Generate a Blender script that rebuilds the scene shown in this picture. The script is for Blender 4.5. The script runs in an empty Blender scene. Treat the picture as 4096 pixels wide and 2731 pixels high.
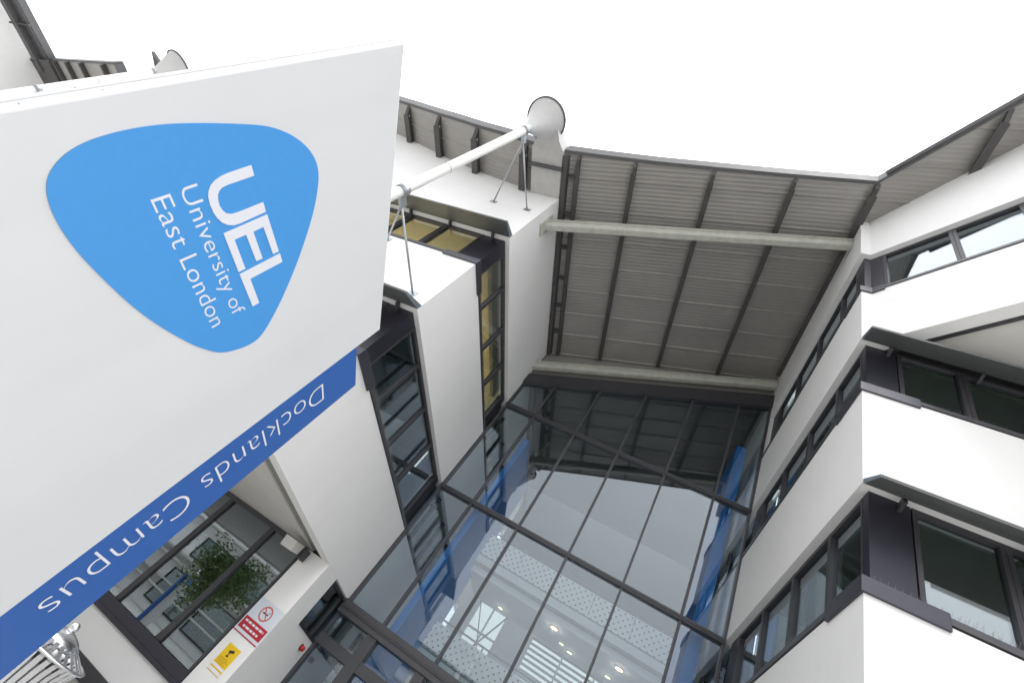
import bpy, bmesh, math, random
from mathutils import Vector, Matrix
random.seed(7)
S = bpy.context.scene
COL = S.collection
EYE = 1.6            # eye height: every z below is measured from the eye and lifted by this when built

# ------------------------------------------------------------------ camera
cd = bpy.data.cameras.new('camera'); cam = bpy.data.objects.new('camera', cd); COL.objects.link(cam)
S.camera = cam
cd.sensor_width = 36; cd.lens = 16.26; cd.clip_start = 0.02; cd.clip_end = 2000
cd.dof.use_dof = True; cd.dof.focus_distance = 2.2; cd.dof.aperture_fstop = 13
Rw = [(0.86371119, -0.0152686, 0.50375575), (0.33075942, 0.77133911, -0.54372252), (-0.38026463, 0.63624118, 0.67126445)]
M = Matrix(((Rw[0][0], -Rw[1][0], -Rw[2][0], 0), (Rw[0][1], -Rw[1][1], -Rw[2][1], 0),
            (Rw[0][2], -Rw[1][2], -Rw[2][2], EYE), (0, 0, 0, 1)))
cam.matrix_world = M

# ------------------------------------------------------------------ overcast sky
SUN_EL, SUN_ROT = math.radians(60), math.radians(160)
w = bpy.data.worlds.new('World'); S.world = w; w.use_nodes = True
nt = w.node_tree; nt.nodes.clear()
out = nt.nodes.new('ShaderNodeOutputWorld'); bg = nt.nodes.new('ShaderNodeBackground')
sky = nt.nodes.new('ShaderNodeTexSky'); sky.sky_type = 'NISHITA'; sky.sun_disc = False
sky.sun_elevation = SUN_EL; sky.sun_rotation = SUN_ROT; sky.air_density = 1; sky.dust_density = 6
hs = nt.nodes.new('ShaderNodeHueSaturation'); hs.inputs['Saturation'].default_value = 0.12
hs.inputs['Value'].default_value = 1.0
# cloud layer: even white, a little brighter overhead
tc = nt.nodes.new('ShaderNodeTexCoord'); sp = nt.nodes.new('ShaderNodeSeparateXYZ')
mr = nt.nodes.new('ShaderNodeMapRange'); mr.inputs['From Min'].default_value = 0; mr.inputs['From Max'].default_value = 1
mr.inputs['To Min'].default_value = 13; mr.inputs['To Max'].default_value = 31
cn = nt.nodes.new('ShaderNodeTexNoise'); cn.inputs['Scale'].default_value = 2.2; cn.inputs['Detail'].default_value = 4
cm = nt.nodes.new('ShaderNodeMapRange'); cm.inputs['To Min'].default_value = 0.86; cm.inputs['To Max'].default_value = 1.14
mu = nt.nodes.new('ShaderNodeMath'); mu.operation = 'MULTIPLY'
cc = nt.nodes.new('ShaderNodeVectorMath'); cc.operation = 'SCALE'; cc.inputs[0].default_value = (0.975, 0.985, 1.0)
mx = nt.nodes.new('ShaderNodeMix'); mx.data_type = 'RGBA'; mx.inputs['Factor'].default_value = 0.9
L = nt.links.new
L(tc.outputs['Generated'], sp.inputs[0]); L(sp.outputs['Z'], mr.inputs['Value'])
L(tc.outputs['Generated'], cn.inputs['Vector']); L(cn.outputs['Fac'], cm.inputs['Value'])
# sky darkened behind the viewer, added to dim front walls and glass reflections
my = nt.nodes.new('ShaderNodeMapRange'); my.inputs['From Min'].default_value = -.95; my.inputs['From Max'].default_value = .1
my.inputs['To Min'].default_value = .64; my.inputs['To Max'].default_value = 1.0; my.interpolation_type = 'SMOOTHSTEP'
m2 = nt.nodes.new('ShaderNodeMath'); m2.operation = 'MULTIPLY'
L(sp.outputs['Y'], my.inputs['Value']); L(my.outputs[0], m2.inputs[0]); L(cm.outputs[0], m2.inputs[1])
L(mr.outputs[0], mu.inputs[0]); L(m2.outputs[0], mu.inputs[1]); L(mu.outputs[0], cc.inputs['Scale'])
L(sky.outputs[0], hs.inputs['Color']); L(hs.outputs[0], mx.inputs['A']); L(cc.outputs[0], mx.inputs['B'])
L(mx.outputs['Result'], bg.inputs['Color']); bg.inputs['Strength'].default_value = 0.14
L(bg.outputs[0], out.inputs['Surface'])

sd = bpy.data.lights.new('sun', 'SUN'); sd.energy = 1.1; sd.angle = math.radians(26); sd.color = (1, .97, .93)
so = bpy.data.objects.new('sun', sd); COL.objects.link(so)
sdir = Vector((math.sin(SUN_ROT) * math.cos(SUN_EL), math.cos(SUN_ROT) * math.cos(SUN_EL), math.sin(SUN_EL)))
so.rotation_euler = sdir.to_track_quat('Z', 'Y').to_euler(); so.location = (0, -5, 30)

S.view_settings.view_transform = 'Standard'; S.view_settings.look = 'None'
S.view_settings.exposure = 0; S.view_settings.gamma = 1
S.render.engine = 'CYCLES'
S.cycles.max_bounces = 10; S.cycles.transparent_max_bounces = 16; S.cycles.glossy_bounces = 5
S.cycles.sample_clamp_indirect = 8
S.render.resolution_x = 1024; S.render.resolution_y = 682

# ------------------------------------------------------------------ materials
def mat(name, col, rough=.6, metal=0, noise=0, nscale=3, bump=0, bscale=60, spec=.5, streak=0):
    m = bpy.data.materials.new(name); m.use_nodes = True
    t = m.node_tree; b = t.nodes['Principled BSDF']
    b.inputs['Base Color'].default_value = (*col, 1); b.inputs['Roughness'].default_value = rough
    b.inputs['Metallic'].default_value = metal; b.inputs['Specular IOR Level'].default_value = spec
    co = t.nodes.new('ShaderNodeTexCoord')
    if noise or streak:
        n = t.nodes.new('ShaderNodeTexNoise'); n.inputs['Scale'].default_value = nscale; n.inputs['Detail'].default_value = 7
        n.inputs['Roughness'].default_value = .62
        t.links.new(co.outputs['Object'], n.inputs['Vector'])
        r = t.nodes.new('ShaderNodeMapRange'); r.inputs['From Min'].default_value = .3; r.inputs['From Max'].default_value = .7
        r.inputs['To Min'].default_value = 1 - noise; r.inputs['To Max'].default_value = 1 + noise * .6
        t.links.new(n.outputs['Fac'], r.inputs['Value'])
        last = r.outputs[0]
        if streak:      # rain streaks: noise stretched vertically
            mp = t.nodes.new('ShaderNodeMapping'); mp.inputs['Scale'].default_value = (5, 5, .35)
            t.links.new(co.outputs['Object'], mp.inputs['Vector'])
            n2 = t.nodes.new('ShaderNodeTexNoise'); n2.inputs['Scale'].default_value = 1.3; n2.inputs['Detail'].default_value = 5
            t.links.new(mp.outputs[0], n2.inputs['Vector'])
            r2 = t.nodes.new('ShaderNodeMapRange'); r2.inputs['From Min'].default_value = .45; r2.inputs['From Max'].default_value = .75
            r2.inputs['To Min'].default_value = 1; r2.inputs['To Max'].default_value = 1 - streak
            t.links.new(n2.outputs['Fac'], r2.inputs['Value'])
            mm = t.nodes.new('ShaderNodeMath'); mm.operation = 'MULTIPLY'
            t.links.new(last, mm.inputs[0]); t.links.new(r2.outputs[0], mm.inputs[1]); last = mm.outputs[0]
        v = t.nodes.new('ShaderNodeVectorMath'); v.operation = 'SCALE'; v.inputs[0].default_value = col
        t.links.new(last, v.inputs['Scale']); t.links.new(v.outputs[0], b.inputs['Base Color'])
        ra = t.nodes.new('ShaderNodeMapRange'); ra.inputs['To Min'].default_value = max(.02, rough - .1); ra.inputs['To Max'].default_value = min(1, rough + .1)
        t.links.new(n.outputs['Fac'], ra.inputs['Value']); t.links.new(ra.outputs[0], b.inputs['Roughness'])
    if bump:
        n = t.nodes.new('ShaderNodeTexNoise'); n.inputs['Scale'].default_value = bscale; n.inputs['Detail'].default_value = 4
        t.links.new(co.outputs['Object'], n.inputs['Vector'])
        bu = t.nodes.new('ShaderNodeBump'); bu.inputs['Strength'].default_value = bump; bu.inputs['Distance'].default_value = .01
        t.links.new(n.outputs['Fac'], bu.inputs['Height']); t.links.new(bu.outputs[0], b.inputs['Normal'])
    return m

def glass(name, tint=(.72, .8, .78), f0=.045, wav=.0):
    """thin architectural pane: sky-reflecting coat over tinted see-through; every face reflects by viewing angle"""
    m = bpy.data.materials.new(name); m.use_nodes = True
    t = m.node_tree; t.nodes.clear()
    o = t.nodes.new('ShaderNodeOutputMaterial'); mixs = t.nodes.new('ShaderNodeMixShader')
    tr = t.nodes.new('ShaderNodeBsdfTransparent'); gl = t.nodes.new('ShaderNodeBsdfGlossy')
    tr.inputs['Color'].default_value = (*[c ** .5 for c in tint], 1); gl.inputs['Roughness'].default_value = .003
    gl.inputs['Color'].default_value = (.86, .92, 1, 1)
    lw = t.nodes.new('ShaderNodeLayerWeight'); lw.inputs['Blend'].default_value = .5
    p = t.nodes.new('ShaderNodeMath'); p.operation = 'POWER'; p.inputs[1].default_value = 5
    q = t.nodes.new('ShaderNodeMath'); q.operation = 'MULTIPLY_ADD'; q.inputs[1].default_value = 1 - f0; q.inputs[2].default_value = f0
    t.links.new(lw.outputs['Facing'], p.inputs[0]); t.links.new(p.outputs[0], q.inputs[0])
    t.links.new(q.outputs[0], mixs.inputs[0]); t.links.new(tr.outputs[0], mixs.inputs[1]); t.links.new(gl.outputs[0], mixs.inputs[2])
    if wav:
        co = t.nodes.new('ShaderNodeTexCoord'); n = t.nodes.new('ShaderNodeTexNoise'); n.inputs['Scale'].default_value = .9
        n.inputs['Detail'].default_value = 1
        bu = t.nodes.new('ShaderNodeBump'); bu.inputs['Strength'].default_value = wav; bu.inputs['Distance'].default_value = .02
        t.links.new(co.outputs['Object'], n.inputs['Vector']); t.links.new(n.outputs['Fac'], bu.inputs['Height'])
        t.links.new(bu.outputs[0], gl.inputs['Normal'])
    t.links.new(mixs.outputs[0], o.inputs[0])
    return m

def emit(name, col, st):
    m = bpy.data.materials.new(name); m.use_nodes = True
    b = m.node_tree.nodes['Principled BSDF']; b.inputs['Base Color'].default_value = (*col, 1)
    b.inputs['Emission Color'].default_value = (*col, 1); b.inputs['Emission Strength'].default_value = st
    return m

RENDER = mat('white_render', (.80, .80, .80), .88, noise=.03, nscale=.8, bump=.10, bscale=110, spec=.15, streak=.018)
SOFF = mat('soffit_paint', (.6, .59, .57), .8, noise=.05, nscale=2)
SOFFD = mat('soffit_grey', (.24, .25, .23), .7, noise=.06)
DARK = mat('dark_frame', (.055, .054, .062), .42, metal=.2, noise=.12, nscale=6)
DARKM = mat('mullion_coat', (.075, .075, .085), .4, metal=.2, noise=.1, nscale=5)
CLAD = mat('cladding', (.034, .034, .048), .38, metal=.35, noise=.1, nscale=2.5)
FLASH = mat('flashing', (.065, .065, .082), .4, metal=.4, noise=.1, nscale=5)
SHADE = mat('sun_canopy_coat', (.14, .145, .145), .55, metal=.1, noise=.12, nscale=4, streak=.1)
SHEND = mat('canopy_end_zinc', (.26, .30, .35), .5, metal=.3, noise=.15, nscale=20)
DECK = mat('metal_deck', (.35, .335, .32), .5, metal=.25, noise=.10, nscale=.9)
RIB = mat('rib_coat', (.085, .08, .08), .5, metal=.2, noise=.15, nscale=5)
FASC = mat('fascia_coat', (.095, .095, .10), .5, metal=.2, noise=.15, nscale=3)
BEAM = mat('beam_paint', (.50, .50, .46), .5, noise=.12, nscale=5, streak=.12)
PIPE = mat('pipe_paint', (.74, .75, .72), .32, noise=.04, nscale=3, streak=.06)
ZINC = mat('galvanised', (.42, .45, .48), .42, metal=.7, noise=.16, nscale=22)
FUNN = mat('funnel_paint', (.62, .62, .63), .38, noise=.05, nscale=4)
CHUTE = mat('chute_sheet', (.50, .495, .485), .55, metal=.1, noise=.1, nscale=2.5, streak=.1)
STEEL = mat('polished_steel', (.72, .73, .76), .27, metal=1, noise=.05, nscale=5)
GLASSM = glass('entrance_glass', (.74, .80, .80), .11)
GLASSW = glass('window_glass', (.5, .58, .54), .20)
SIGNW = mat('sign_white', (.67, .68, .70), .34, noise=.035, nscale=1.1, streak=.03)
SIGNB = mat('logo_blue', (.058, .295, .69), .45, noise=.04, nscale=60)
PANB = mat('panel_blue', (.022, .105, .37), .5, noise=.05, nscale=30)
LETT = mat('vinyl_white', (.72, .73, .80), .5)
BLUEW = mat('blue_wall', (.02, .22, .68), .55, noise=.05, nscale=2)
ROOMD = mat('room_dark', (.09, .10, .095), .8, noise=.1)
ROOMG = mat('room_green', (.26, .29, .22), .8, noise=.15, nscale=1.2)
ROOMW = mat('room_warm', (.68, .61, .47), .8, noise=.08, nscale=1.5)
INTW = mat('interior_white', (.78, .80, .81), .7, noise=.03)
INTG = mat('interior_grey', (.22, .23, .24), .7, noise=.05)
CURT = mat('curtain', (.62, .63, .58), .9, noise=.1, nscale=8)
PAVE = mat('paving', (.34, .335, .32), .8, noise=.12, nscale=4)
RED = mat('alarm_red', (.42, .01, .015), .3)
SRED = mat('print_red', (.42, .01, .03), .5)
SYEL = mat('print_yellow', (.80, .52, .0), .5, noise=.08, nscale=40)
BLACK = mat('print_black', (.03, .02, .02), .6)
BARK = mat('bark', (.12, .09, .07), .9, noise=.2, nscale=12)
LEAF = mat('leaf', (.14, .20, .07), .6, noise=.35, nscale=2)
LAMPW = emit('lamp_warm', (1, .60, .26), 5)
LAMPN = emit('lamp_neutral', (.85, 1, .5), 1.6)
LAMPR = emit('room_lamp', (1, .86, .62), 22)
FILL = emit('added_fill_strip', (1, .97, .86), 3.5)  # glow for unseen strips added to light the hall side walls

def perforated():
    m = mat('perforated_panel', (.84, .86, .87), .5, noise=.03)
    t = m.node_tree; b = t.nodes['Principled BSDF']; o = [n for n in t.nodes if n.type == 'OUTPUT_MATERIAL'][0]
    co = t.nodes.new('ShaderNodeTexCoord'); se = t.nodes.new('ShaderNodeSeparateXYZ')
    t.links.new(co.outputs['Object'], se.inputs[0])
    def chk(off):
        ls = []
        for ax in ('X', 'Z'):
            a = t.nodes.new('ShaderNodeMath'); a.operation = 'MULTIPLY_ADD'; a.inputs[1].default_value = 1 / .2; a.inputs[2].default_value = off
            t.links.new(se.outputs[ax], a.inputs[0])
            f = t.nodes.new('ShaderNodeMath'); f.operation = 'FRACT'; t.links.new(a.outputs[0], f.inputs[0])
            s = t.nodes.new('ShaderNodeMath'); s.operation = 'SUBTRACT'; s.inputs[1].default_value = .5; t.links.new(f.outputs[0], s.inputs[0])
            q = t.nodes.new('ShaderNodeMath'); q.operation = 'MULTIPLY'; t.links.new(s.outputs[0], q.inputs[0]); t.links.new(s.outputs[0], q.inputs[1])
            ls.append(q)
        ad = t.nodes.new('ShaderNodeMath'); ad.operation = 'ADD'; t.links.new(ls[0].outputs[0], ad.inputs[0]); t.links.new(ls[1].outputs[0], ad.inputs[1])
        lt = t.nodes.new('ShaderNodeMath'); lt.operation = 'LESS_THAN'; lt.inputs[1].default_value = .014; t.links.new(ad.outputs[0], lt.inputs[0])
        return lt
    a, c = chk(0), chk(.5)
    mxm = t.nodes.new('ShaderNodeMath'); mxm.operation = 'MAXIMUM'; t.links.new(a.outputs[0], mxm.inputs[0]); t.links.new(c.outputs[0], mxm.inputs[1])
    tr = t.nodes.new('ShaderNodeBsdfDiffuse'); tr.inputs['Color'].default_value = (.10, .11, .12, 1); ms = t.nodes.new('ShaderNodeMixShader')
    t.links.new(mxm.outputs[0], ms.inputs[0]); t.links.new(b.outputs[0], ms.inputs[1]); t.links.new(tr.outputs[0], ms.inputs[2])
    t.links.new(ms.outputs[0], o.inputs['Surface'])
    return m
PERF = perforated()
GLASSH = glass('hall_window_glass', (.32, .36, .36), .05)

# ------------------------------------------------------------------ mesh tools
class MB:
    def __init__(s): s.v = []; s.f = []; s.sm = []
    def add(s, vs, fs, smooth=False):
        n = len(s.v); s.v += [tuple(p) for p in vs]; s.f += [tuple(i + n for i in f) for f in fs]; s.sm += [smooth] * len(fs); return s
    def hexa(s, b, t):      # two loops of 4
        return s.add(list(b) + list(t), [(3, 2, 1, 0), (4, 5, 6, 7), (0, 1, 5, 4), (1, 2, 6, 5), (2, 3, 7, 6), (3, 0, 4, 7)])
    def box(s, x0, x1, y0, y1, z0, z1):
        return s.hexa([(x0, y0, z0), (x1, y0, z0), (x1, y1, z0), (x0, y1, z0)], [(x0, y0, z1), (x1, y0, z1), (x1, y1, z1), (x0, y1, z1)])
    def prism(s, poly, z0, z1):
        n = len(poly)
        a = [(x, y, z0) for x, y in poly]; b = [(x, y, z1) for x, y in poly]
        return s.add(a + b, [tuple(range(n))[::-1], tuple(range(n, 2 * n))] + [(i, (i + 1) % n, n + (i + 1) % n, n + i) for i in range(n)])
    def bar(s, p0, p1, wd, ht, up=(0, 0, 1)):
        p0, p1, up = Vector(p0), Vector(p1), Vector(up); d = (p1 - p0).normalized()
        sx = d.cross(up).normalized() * (wd / 2); sz = sx.cross(d).normalized() * (ht / 2)
        q = lambda p: [p - sx - sz, p + sx - sz, p + sx + sz, p - sx + sz]
        return s.hexa(q(p0), q(p1))
    def tube(s, pts, r, n=16, cap=True, smooth=True):
        pts = [Vector(p) for p in pts]; rs = r if isinstance(r, (list, tuple)) else [r] * len(pts)
        d = (pts[-1] - pts[0]).normalized(); a = Vector((1, 0, 0)) if abs(d.x) < .8 else Vector((0, 1, 0))
        u = d.cross(a).normalized(); v = d.cross(u)
        vs = []
        for p, rr in zip(pts, rs):
            vs += [p + (u * math.cos(2 * math.pi * i / n) + v * math.sin(2 * math.pi * i / n)) * rr for i in range(n)]
        fs = [(k * n + i, k * n + (i + 1) % n, (k + 1) * n + (i + 1) % n, (k + 1) * n + i) for k in range(len(pts) - 1) for i in range(n)]
        s.add(vs, fs, smooth)
        if cap: s.add(vs[:n], [tuple(range(n))[::-1]]); s.add(vs[-n:], [tuple(range(n))])
        return s
    def lathe(s, prof, cx, cy, n=32, smooth=True):     # prof [(r,z)]
        vs = [(cx + r * math.cos(2 * math.pi * i / n), cy + r * math.sin(2 * math.pi * i / n), z) for r, z in prof for i in range(n)]
        return s.add(vs, [(k * n + i, k * n + (i + 1) % n, (k + 1) * n + (i + 1) % n, (k + 1) * n + i) for k in range(len(prof) - 1) for i in range(n)], smooth)
    def ball(s, c, r, n=12, sz=1):
        prof = [(max(1e-4, r * math.sin(math.pi * k / n)), c[2] - sz * r * math.cos(math.pi * k / n)) for k in range(n + 1)]
        return s.lathe(prof, c[0], c[1], 2 * n)
    def build(s, name, m, parent=None, bevel=0, lift=True, fix=True):
        me = bpy.data.meshes.new(name)
        o = parent; off = Vector((0, 0, EYE if lift else 0))
        pl = Vector((0, 0, 0))
        while o is not None: pl += Vector(o.location); o = o.parent
        me.from_pydata([tuple(Vector(v) + off - pl) for v in s.v], [], s.f)
        for p, sm in zip(me.polygons, s.sm): p.use_smooth = sm
        if fix:
            bm = bmesh.new(); bm.from_mesh(me)
            bmesh.ops.remove_doubles(bm, verts=bm.verts, dist=1e-5)
            bmesh.ops.recalc_face_normals(bm, faces=bm.faces); bm.to_mesh(me); bm.free()
        me.materials.append(m)
        ob = bpy.data.objects.new(name, me); COL.objects.link(ob)
        if parent is not None: ob.parent = parent
        if bevel:
            bv = ob.modifiers.new('bevel', 'BEVEL'); bv.width = bevel; bv.segments = 2; bv.limit_method = 'ANGLE'
        return ob

def tag(o, label=None, cat=None, group=None, kind=None):
    if label: o['label'] = label
    if cat: o['category'] = cat
    if group: o['group'] = group
    if kind: o['kind'] = kind
    return o
def thing(name, loc, label, cat, group=None):
    o = bpy.data.objects.new(name, None); COL.objects.link(o); o.location = (loc[0], loc[1], loc[2] + EYE)
    o.empty_display_size = .3
    return tag(o, label, cat, group)
def interp(tab, x):
    if x <= tab[0][0]: return tab[0][1]
    for (a, b), (c, d) in zip(tab, tab[1:]):
        if x <= c: return b + (d - b) * (x - a) / (c - a)
    return tab[-1][1]
def offpath(path, d):            # parallel polyline, +d = to the right of travel (outside)
    P = [Vector(p) for p in path]; o = []
    for i, p in enumerate(P):
        ns = []
        if i: t = (p - P[i - 1]).normalized(); ns.append(Vector((t.y, -t.x)))
        if i < len(P) - 1: t = (P[i + 1] - p).normalized(); ns.append(Vector((t.y, -t.x)))
        n = sum(ns, Vector((0, 0))).normalized(); k = 1 / max(.3, n.dot(ns[0]))
        o.append(p + n * d * k)
    return o
def strip(mb, path, di, do, z0, z1, sub=0):     # wall-like strip along a path between offsets di (inside, <0) and do
    if sub:
        q = [Vector(path[0])]
        for a, b in zip(path, path[1:]):
            a, b = Vector(a), Vector(b); n = max(1, int((b - a).length / sub)); q += [a + (b - a) * k / n for k in range(1, n + 1)]
        path = q
    A, B = offpath(path, do), offpath(path, di)
    f0 = z0 if callable(z0) else (lambda x: z0); f1 = z1 if callable(z1) else (lambda x: z1)
    vs = []
    for a, b in zip(A, B): vs += [(a.x, a.y, f0(a.x)), (b.x, b.y, f0(b.x)), (b.x, b.y, f1(b.x)), (a.x, a.y, f1(a.x))]
    n = len(A); fs = []
    for i in range(n - 1):
        k = 4 * i
        fs += [(k, k + 4, k + 5, k + 1), (k + 1, k + 5, k + 6, k + 2), (k + 2, k + 6, k + 7, k + 3), (k + 3, k + 7, k + 4, k)]
    fs += [(0, 1, 2, 3), (4 * n - 1, 4 * n - 2, 4 * n - 3, 4 * n - 4)]
    mb.add(vs, fs); return mb
def seg(a, b, d0, d1, i, o, z0, z1, mb):        # oriented box on the line a->b, distances d0..d1, offsets i..o
    a, b = Vector(a), Vector(b); t = (b - a).normalized(); n = Vector((t.y, -t.x))
    q = [a + t * d0 + n * i, a + t * d1 + n * i, a + t * d1 + n * o, a + t * d0 + n * o]
    return mb.hexa([(p.x, p.y, z0) for p in q], [(p.x, p.y, z1) for p in q])
def window(parent, a, b, d0, d1, z0, z1, fr=.05, inset=-.2, m=None, g=None, top=.07):
    """one glazed bay: frame (part) with its pane (sub-part)"""
    f = MB(); e = .003
    seg(a, b, d0 + e, d0 + fr, inset - .06, inset + .05, z0, z1, f); seg(a, b, d1 - fr, d1 - e, inset - .06, inset + .05, z0, z1, f)
    seg(a, b, d0 + fr, d1 - fr, inset - .06, inset + .048, z0, z0 + fr, f); seg(a, b, d0 + fr, d1 - fr, inset - .06, inset + .048, z1 - top, z1, f)
    fo = f.build('window', m or DARK, parent)
    p = MB(); seg(a, b, d0 + fr * .6, d1 - fr * .6, inset - .022, inset, z0 + fr * .6, z1 - top * .6, p)
    p.build('pane', g or GLASSW, fo)
    return fo
def spikes(parent, a, b, d0, d1, off, z, n):
    s = MB(); a, b = Vector(a), Vector(b); t = (b - a).normalized(); nn = Vector((t.y, -t.x))
    for k in range(n):
        p = a + t * (d0 + (d1 - d0) * (k + .5) / n) + nn * off
        for q in (-.05, .0, .05):
            e = p + nn * q + t * random.uniform(-.015, .015)
            s.bar((p.x, p.y, z), (e.x, e.y, z + .075), .0024, .0024, up=(t.x, t.y, 0))
    seg(a, b, d0, d1, off - .012, off + .012, z - .001, z + .006, s)
    tag(s.build('bird_spikes', SOFFD, parent, fix=False), kind='stuff')

# ------------------------------------------------------------------ shared measures (eye-relative metres)
XL, XR, YF, YG = -5.4, 2.38, 5.45, 11.55
roofL = [(-22, 17.6), (-13.66, 14.6), (-12.57, 14.22), (-10.63, 13.47), (-8.66, 12.82), (-7.24, 12.5), (-6.3, 12.33), (-5.4, 12.34)]
def SZ(x): return interp(roofL, x) if x < -5.4 else 14.36 + .374 * x
eave = [(-22, 4.25), (-13.4, 4.2), (-9.7, 4.06), (-7.4, 4.04), (-5.4, 4.14), (-3.6, 4.26), (-1.8, 4.31), (.3, 4.36), (2.28, 4.38)]
def YE(x): return interp(eave, x) if x < 2.28 else max(-1.2, 4.38 - 1.04 * (x - 2.28))
LP = [(-22, YF), (XL, YF), (XL, YG)]
RP = [(XR, YG), (XR, YF), (14, YF)]
RU = [(XR, YG), (XR, YF), (2.58, YF), (4.95, 3.06), (6.4, -.2), (14, -.2)]

# ------------------------------------------------------------------ ground
g = MB(); N = 24
g.add([(-400, -400, -1.6), (400, -400, -1.6), (400, 400, -1.6), (-400, 400, -1.6)], [(0, 1, 2, 3)])
def paving():
    m = PAVE; t = m.node_tree; b = t.nodes['Principled BSDF']
    co = t.nodes.new('ShaderNodeTexCoord'); br = t.nodes.new('ShaderNodeTexBrick'); br.inputs['Scale'].default_value = 1
    br.inputs['Color1'].default_value = (.50, .49, .47, 1); br.inputs['Color2'].default_value = (.43, .42, .40, 1); br.inputs['Mortar'].default_value = (.16, .155, .15, 1)
    br.inputs['Mortar Size'].default_value = .008; br.inputs['Brick Width'].default_value = .6; br.inputs['Row Height'].default_value = .4
    t.links.new(co.outputs['Object'], br.inputs['Vector']); t.links.new(br.outputs['Color'], b.inputs['Base Color'])
paving()
tag(g.build('ground', PAVE, fix=False), kind='structure')

# ------------------------------------------------------------------ left wing
lw = thing('office_wing', (-9, 8, -1.6), 'white rendered office wing left of the glass entrance, half hidden by the totem sign', 'building')
T = .25
b = MB(); strip(b, LP, -T, 0, 9.3, lambda x: SZ(x) + .05, sub=.9); b.build('wall_band', RENDER, lw)
b = MB(); strip(b, LP, -T, 0, 5.64, 7.8); b.build('wall_band', RENDER, lw)
b = MB(); strip(b, LP, -T, 0, 2.03, 4.04); b.build('wall_band', RENDER, lw)
# ground storey, set back to y 9.75
b = MB(); b.box(-6.05, XL, 9.75, 10.42, -1.6, 2.028)
b.box(-5.65, XL - .001, 10.42, 11.49, -1.6, 1.02)
b.box(-22, -6.05, 9.752, 9.98, -1.6, -.75)
b.build('ground_storey_wall', RENDER, lw)
b = MB(); b.box(-22, -6.07, 9.70, 9.75, -1.6, -1.35); b.build('plinth', DARK, lw)
b = MB(); b.box(-22, -6.0, 5.7, 9.9, 2.06, 2.16); b.build('overhang_soffit', SOFF, lw)
b = MB(); b.box(-5.998, -5.655, 5.71, 9.748, 2.09, 2.17); b.build('soffit_channel', SOFFD, lw)
# ground storey glazing
A, B = (-22.1, 9.75), (-6.05, 9.75)
cols = [.4, 2.0, 3.6, 5.0, 6.4, 7.8, 9.2, 10.6, 12.0, 13.6, 15.0, 16.0]
for a0, a1 in zip(cols, cols[1:]): window(lw, A, B, a0, a1, -.74, 2.05, fr=.06, inset=-.09, top=.1)
f = MB(); f.box(-22, -6.06, 9.68, 9.8, -.82, -.742); f.build('sill', CLAD, lw)
f = MB(); f.box(-22, -6.06, 9.70, 9.78, -.741, -.56); f.build('bottom_rail', CLAD, lw)
window(lw, (XL, 10.42), (XL, 11.49), 0, 1.07, 1.022, 2.03, fr=.05, inset=-.15)
f = MB(); f.box(-5.50, -5.385, 10.44, 11.47, 1.0, 1.05); f.build('sill', CLAD, lw)
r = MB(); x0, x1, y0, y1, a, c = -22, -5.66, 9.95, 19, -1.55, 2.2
r.add([(x0, y0, a), (x1, y0, a), (x1, y1, a), (x0, y1, a), (x0, y0, c), (x1, y0, c), (x1, y1, c), (x0, y1, c)], [(0, 1, 2, 3), (4, 5, 6, 7), (0, 3, 7, 4), (2, 3, 7, 6)]); r.build('room', ROOMD, lw, fix=False)
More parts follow.
